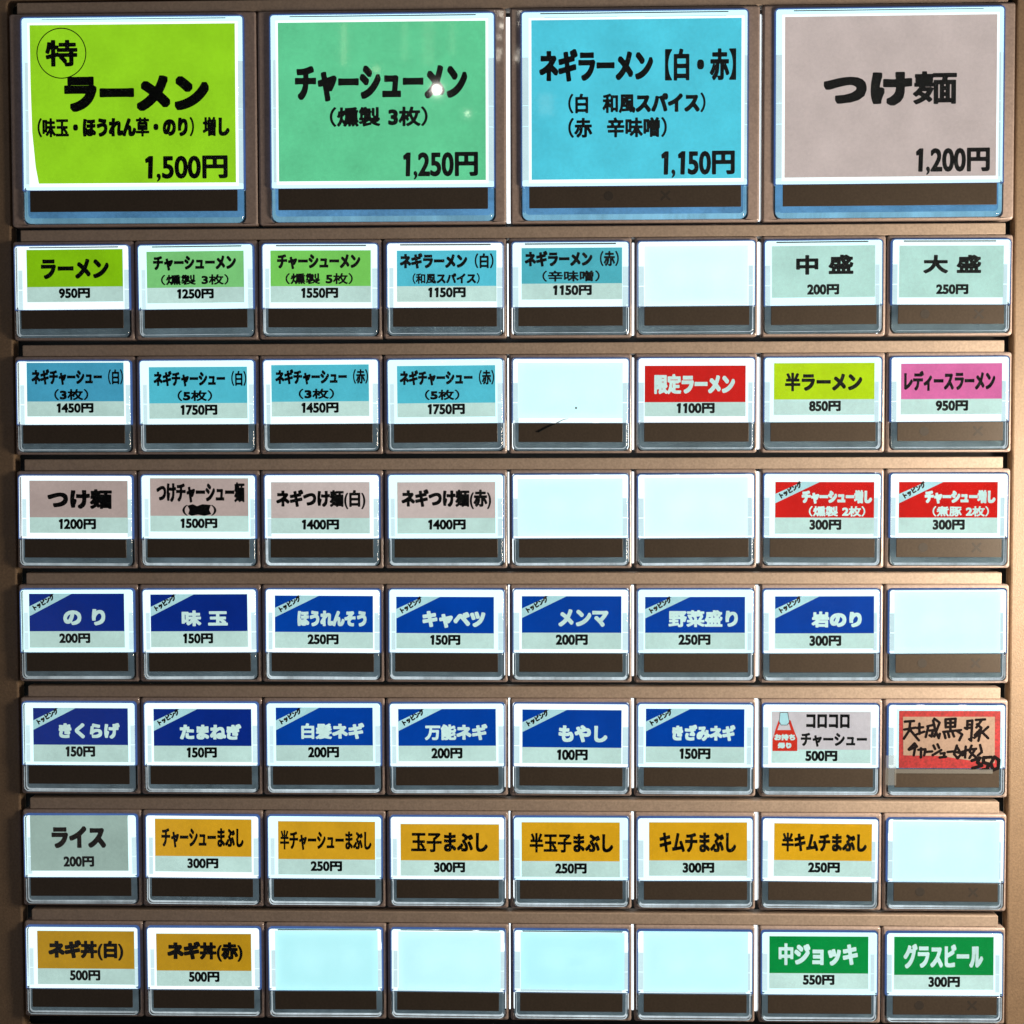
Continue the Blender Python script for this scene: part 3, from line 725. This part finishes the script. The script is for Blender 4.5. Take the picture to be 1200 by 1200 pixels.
def marks_mesh(xd, xx, z, r, h):
    V, F = disc(xd, z, r, h)
    for s in (1, -1):
        b = len(V)
        d, t = r * 0.95, r * 0.22
        V += [(xx - d * s - t * 0.7, z - d + t * 0.7 * s, h + 0.01 * s), (xx - d * s + t * 0.7, z - d - t * 0.7 * s, h + 0.01 * s),
              (xx + d * s + t * 0.7, z + d - t * 0.7 * s, h + 0.01 * s), (xx + d * s - t * 0.7, z + d + t * 0.7 * s, h + 0.01 * s)]
        F.append((b, b + 1, b + 2, b + 3) if s > 0 else (b + 3, b + 2, b + 1, b))
    return mesh("indicator_marks", V, F)

M_MARKS = marks_mesh(-30, 32, SPLIT - 11, 5.5, 0.3)
M_MARKS_B = marks_mesh(-30, 36, BSPLIT - 12, 5.5, 0.3)

HUE = dict(lime='lime green', mint='mint green', leaf='leaf green', aqua='light blue', aqua2='light blue', aqua3='dull blue', pale='pale',
           red='red', lime2='yellow green', pink='pink', ash='greyish pink', ash2='greyish pink', navy='navy blue', navy2='navy blue', blush='pale pink',
           grey='pale grey', amber='amber yellow', amber2='amber yellow', mustard='mustard yellow', green='dark green', lime3='lime green', jade='jade green', cyan='sky blue')
BLANKS = {(1, 6): "blank white button between ネギラーメン（赤） 1150円 and pale 中盛 button",
          (2, 5): "blank white button with a dark hair lying across its lower edge",
          (3, 5): "blank white button directly right of greyish pink ネギつけ麺(赤) button",
          (3, 6): "blank white button directly left of red チャーシュー増し（燻製 2枚） button",
          (4, 8): "blank white button directly right of navy blue 岩のり button",
          (5, 8): "white button at the row end behind the red bordered handwritten card",
          (6, 8): "blank white button directly right of amber yellow 半キムチまぶし button",
          (7, 3): "blank bluish button directly right of mustard yellow ネギ丼(赤) button",
          (7, 4): "blank bluish button, second one to the right of mustard ネギ丼(赤) button",
          (7, 5): "blank bluish button, second one to the left of dark green 中ジョッキ button",
          (7, 6): "blank bluish button directly left of dark green 中ジョッキ button"}
CARD_GLOW = {1: 0.87, 2: 0.95, 3: 0.97, 4: 1.0, 5: 0.98, 6: 1.0, 7: 1.06, 8: 1.08}  # per column: falloff with viewing angle put into the card emission
LED_POWER = 0.0019
BLANK_GLOW = {(1, 6): (1.08, 1.03, 1.0), (2, 5): (0.98, 1, 1), (3, 5): (.98, 1, 1), (3, 6): (1.08, 1.02, 1), (4, 8): (1.06, 1.02, 1), (5, 8): (0.9, .95, .97), (6, 8): (0.97, 1, 1),
              (7, 3): (0.68, 0.93, 0.95), (7, 4): (0.80, 0.96, 0.98), (7, 5): (0.66, 0.92, 0.98), (7, 6): (0.80, 0.97, 1)}

def shine(o, g):
    o.color = (g, g, g, 1) if not isinstance(g, tuple) else g + (1,)
    return o

for (r, c, cb, split, colour, texts, price, pbox, ribbon) in BUTTONS:
    big = r == 0
    cx, cz = centre(r, c)
    if colour is None:
        label = BLANKS[(r, c)]
    else:
        names = ' '.join(t[0].replace('　', ' ') for t in texts).replace('(  )', '')
        label = f"{'large' if big else 'small'} {HUE[colour]} backlit button lettered {names} {price}".replace('  ', ' ')
    b = thing("menu_button", (cx, 10, cz), label, "button", "large menu buttons of the top row" if big else "small menu buttons in rows of eight")
    b.rotation_euler[1] = math.radians(((r * 37 + c * 53) % 11 - 5) * (0.03 if big else 0.06))     # caps sit a hair crooked in their holes
    B = lambda name, me, mat, parent=b: link(name, me, mat, parent, (0, -10, 0) if parent is b else None)
    sat = tuple(0.93 + 0.07 * v for v in BLANK_GLOW[(r, c)]) if colour is None else (0.80 + 0.22 * ((r * 29 + c * 17) % 7) / 6, 0.97 + 0.03 * ((r + c) % 2), 1.0)
    lp = M_LIGHT_B if big else M_LIGHT
    if colour is None:      # open in the middle, with two lamps behind the blank diffuser
        x0, z0, x1, z1 = cb
        a = (-CAP_W / 2 + 0.4, SPLIT + 0.3, CAP_W / 2 - 0.4, CAP_H / 2 - 0.4)
        q = (x0 + 2, max(z0 + 2, a[1] + 2), x1 - 2, z1 - 2)
        lp = loft("light_panel", [(rrect(*a, 0, (1,) * 4), -11.3), (rrect(*a, 0, (1,) * 4), -9.8), (rrect(*q, 0, (1,) * 4), -9.8), (rrect(*q, 0, (1,) * 4), -11.3)], close=True)
        for k in (-1, 1):
            lamp("button_led", 'POINT', (cx + 24 * k + 6, 29, cz + 16), LED_POWER, (1.0, 1.0, 1.0), 0.0012)
    shine(B("light_panel", lp, MAT['light']), (sat if not big else (0.72, 0.93, 1.0)))
    B("clear_cover", M_COVER_B if big else M_COVER, MAT['glass'])
    B("lower_lip", M_LIP_B if big else M_LIP, MAT['glass'])
    shine(B("lip_backing", M_BACK_B if big else M_BACK, MAT['lip_blue'] if big else MAT['lip']), {1: 0.75}.get(c, 1.0))
    shine(B("fringe_glow_ring", M_RIM_B if big else M_RIM, MAT['edge']), 1.0)
    shine(B("lip_highlight", M_EDGE_B if big else M_EDGE, MAT['lip_highlight_blue'] if big else MAT['lip_highlight']), {1: 0.6, 2: 0.8}.get(c, 1.0))
    strip = B("indicator_strip", M_STRIP_B if big else M_STRIP, MAT['strip'])
    if (big and c == 3) or (not big and c == 8 and r != 5):
        link("indicator_marks", M_MARKS_B if big else M_MARKS, MAT['mark'], strip)
    x0, z0, x1, z1 = cb
    hc = -5.2
    for s in (-1, 1):
        shine(B("side_guide", (M_GUIDE_B if big else M_GUIDE)[s], MAT['guide']), 0.92 if big else 1.0)
    if big:
        shine(B("rim_groove", M_STREAK_B, MAT['guide']), (0.35, 0.62, 0.92))
        f = 3.0
        shine(B("card_frame", boxes_mesh("card_frame", [(x0 - f, z0 - f, x1 + f, z1 + f)], -7.0, -6.4), MAT['frame']), 1.0)
    elif colour is None:
        shine(B("card_ledge", M_LEDGE, MAT['guide']), 0.9)
    if colour is None:
        card = B("label_card", mesh("label_card", *(lambda P: ([(x, z, h) for h in (hc, hc - 0.6) for x, z in P], [(0, 1, 2, 3), (7, 6, 5, 4), (0, 4, 5, 1), (1, 5, 6, 2), (2, 6, 7, 3), (3, 7, 4, 0)]))([(x0, z0), (x1, z0), (x1, z1), (x0, z1)])), MAT['blank'])
        shine(card, BLANK_GLOW[(r, c)])
        continue
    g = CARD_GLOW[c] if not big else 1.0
    P = [(x0, z0), (x1, z0), (x1, z1), (x0, z1)]
    if (r, c) == (0, 1):    # its left edge has slipped and curves in towards the foot
        P = [(x0 + 8.5, z0), (x1, z0), (x1, z1), (x0, z1), (x0 + 0.3, z1 - 70), (x0 + 1.5, z1 - 125), (x0 + 5, z1 - 165)]
    n = len(P)
    card_me = mesh("label_card", [(x, z, h) for h in (hc, hc - 0.6) for x, z in P],
                   [tuple(range(n)), tuple(range(2 * n - 1, n - 1, -1))] + [(i, i + n, (i + 1) % n + n, (i + 1) % n) for i in range(n)])
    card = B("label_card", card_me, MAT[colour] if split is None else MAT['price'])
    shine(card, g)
    if split is not None:
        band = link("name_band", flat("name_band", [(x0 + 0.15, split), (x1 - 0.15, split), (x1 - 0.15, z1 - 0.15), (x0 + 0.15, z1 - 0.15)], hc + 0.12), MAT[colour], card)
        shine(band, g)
    inks = {}
    for t, bx, ink, w in texts:
        inks.setdefault(ink, []).append((t, bx, w))
    for ink, lines in inks.items():
        o = link("lettering", lettering(lines, hc + 0.36, 0.6 if big else 0.42), MAT[dict(k='ink', w='letter', n='brown_ink')[ink]], card)
        shine(o, g)
    link("price_lettering", lettering([(price, pbox, 1.1 if big else 0.62)], hc + 0.36, 0.7 if big else 0.5), MAT['ink'], card)
    if (r, c) == (0, 1):
        ring = [(math.cos(a), math.sin(a)) for a in [i * 2 * math.pi / 48 for i in range(48)]]
        rx, rz, R0, R1 = texts[0][1][0], texts[0][1][3], 29.6, 28.4
        ccx, ccz = (texts[0][1][0] + texts[0][1][2]) / 2, (texts[0][1][1] + texts[0][1][3]) / 2
        V = [(ccx + R0 * x, ccz + R0 * z, hc + 0.36) for x, z in ring] + [(ccx + R1 * x, ccz + R1 * z, hc + 0.36) for x, z in ring]
        link("circle_mark", mesh("circle_mark", V, [(i, (i + 1) % 48, (i + 1) % 48 + 48, i + 48) for i in range(48)]), MAT['ink'], card)
    if ribbon:
        W, H = x1 - x0, z1 - split
        rib = link("corner_ribbon", flat("corner_ribbon", [(x0 + 0.15, z1 - 0.60 * H), (x0 + 0.45 * W, z1 - 0.15), (x0 + 0.27 * W, z1 - 0.15), (x0 + 0.15, z1 - 0.34 * H)], hc + 0.24), MAT['ribbon'], card)
        shine(rib, g)
        mx, mz = x0 + 0.155 * W, z1 - 0.225 * H
        link("ribbon_lettering", lettering([("トッピング", (mx - 14.5, mz - 3.6, mx + 14.5, mz + 3.6), 0.48, math.radians(31))], hc + 0.40, 0.4), MAT['brown_ink'], card)
    if (r, c) == (3, 2):
        link("scribble", flat("scribble", SCRIBBLE[::-1], hc + 0.44), MAT['ink'], card)
    if (r, c) == (5, 7):
        shine(link("bag_picture", flat("bag_picture", BAG['body'][::-1], hc + 0.24), MAT['bagred'], card), g)
        shine(link("bag_neck", flat("bag_neck", BAG['neck'][::-1], hc + 0.30), MAT['blush'], card), g)
        shine(link("bag_grip", flat("bag_grip", BAG['grip'][::-1], hc + 0.36), MAT['ribbon'], card), g)
        link("grip_outline", strokes_mesh([BAG['grip'] + BAG['grip'][:1]], 0.35, hc + 0.40, 0.35), MAT['brown_ink'], card)
        shine(link("bag_lettering", lettering([(BAG[k][0], BAG[k][1], BAG[k][3]) for k in ('t1', 't2')], hc + 0.40, 0.45), MAT['letter'], card), g)

# ------------------------------------------------------------------ the handwritten card, taped over the last button of its row
cx, cz = centre(5, 8)
note = thing("handwritten_card", (cx, -0.3, cz), "beige handwritten card with red border, 天城黒豚 チャーシュー, taped over a white button", "card")
x0, z0, x1, z1 = HAND['card']
N_ = lambda name, me, mat: link(name, me, mat, note, (0, 0.3, 0))
sheet = N_("card_sheet", block("card_sheet", x0, z0, x1, z1, 0.3, 0.9, 0.8, 0.1), MAT['marker_red'])
link("beige_field", flat("beige_field", HAND['inner'][::-1], 1.05), MAT['beige_paper'], sheet)
link("handwriting", strokes_mesh(HAND['strokes'], 1.55, 1.2, 0.5), MAT['marker_black'], sheet)
link("marker_blot", strokes_mesh(HAND['blot'], 1.9, 1.35, 0.6), MAT['marker_black'], sheet)
t = HAND['tape']
N_("tape_strip", block("tape_strip", t[0], t[1], t[2], t[3], 1.5, 1.9, 0.6, 0.1), MAT['tape'])
t = HAND['tape2']
N_("tape_strip", block("tape_strip", t[0], t[1], t[2], t[3], 2.0, 2.4, 0.6, 0.1), MAT['tape'])

# ------------------------------------------------------------------ a stray hair and a speck on a blank button
cx, cz = centre(2, 5)
cu = bpy.data.curves.new("hair_strand", 'CURVE')
cu.dimensions = '3D'
sp = cu.splines.new('NURBS')
sp.points.add(len(HAIR) - 1)
for p, (x, z), rad in zip(sp.points, HAIR, (1.0, 1.0, 0.8, 0.6, 0.45, 0.25)):
    p.co = (x * Q, -1.2 * Q, z * Q, 1)
    p.radius = rad
sp.use_endpoint_u = True
cu.bevel_depth = 0.7 * Q
cu.bevel_resolution = 3
tmp = bpy.data.objects.new("hair_curve", cu)
COL.objects.link(tmp)
dg = bpy.context.evaluated_depsgraph_get()
hair_me = bpy.data.meshes.new_from_object(tmp.evaluated_get(dg))
bpy.data.objects.remove(tmp)
hair = link("hair_strand", hair_me, MAT['ink'], None, (cx, 0, cz))
tag(hair, "thin dark hair lying across the lower edge of a blank white button", "hair")
V, F = disc(SPECK[0], SPECK[1], 1.3, 0.1, 10)
V2 = [(SPECK[0] + (x - SPECK[0]) * 0.6, z, 0.9) for x, z, h in V]
n = len(V)
speck = link("dust_speck", mesh("dust_speck", V + V2, [tuple(range(n))[::-1], tuple(range(n, 2 * n))] + [(i, (i + 1) % n, (i + 1) % n + n, i + n) for i in range(n)]), MAT['dust'], None, (cx, 0, cz))
tag(speck, "tiny dark speck of dust on a blank white button above a hair", "speck")

bpy.data.objects.remove(_tmp_o)
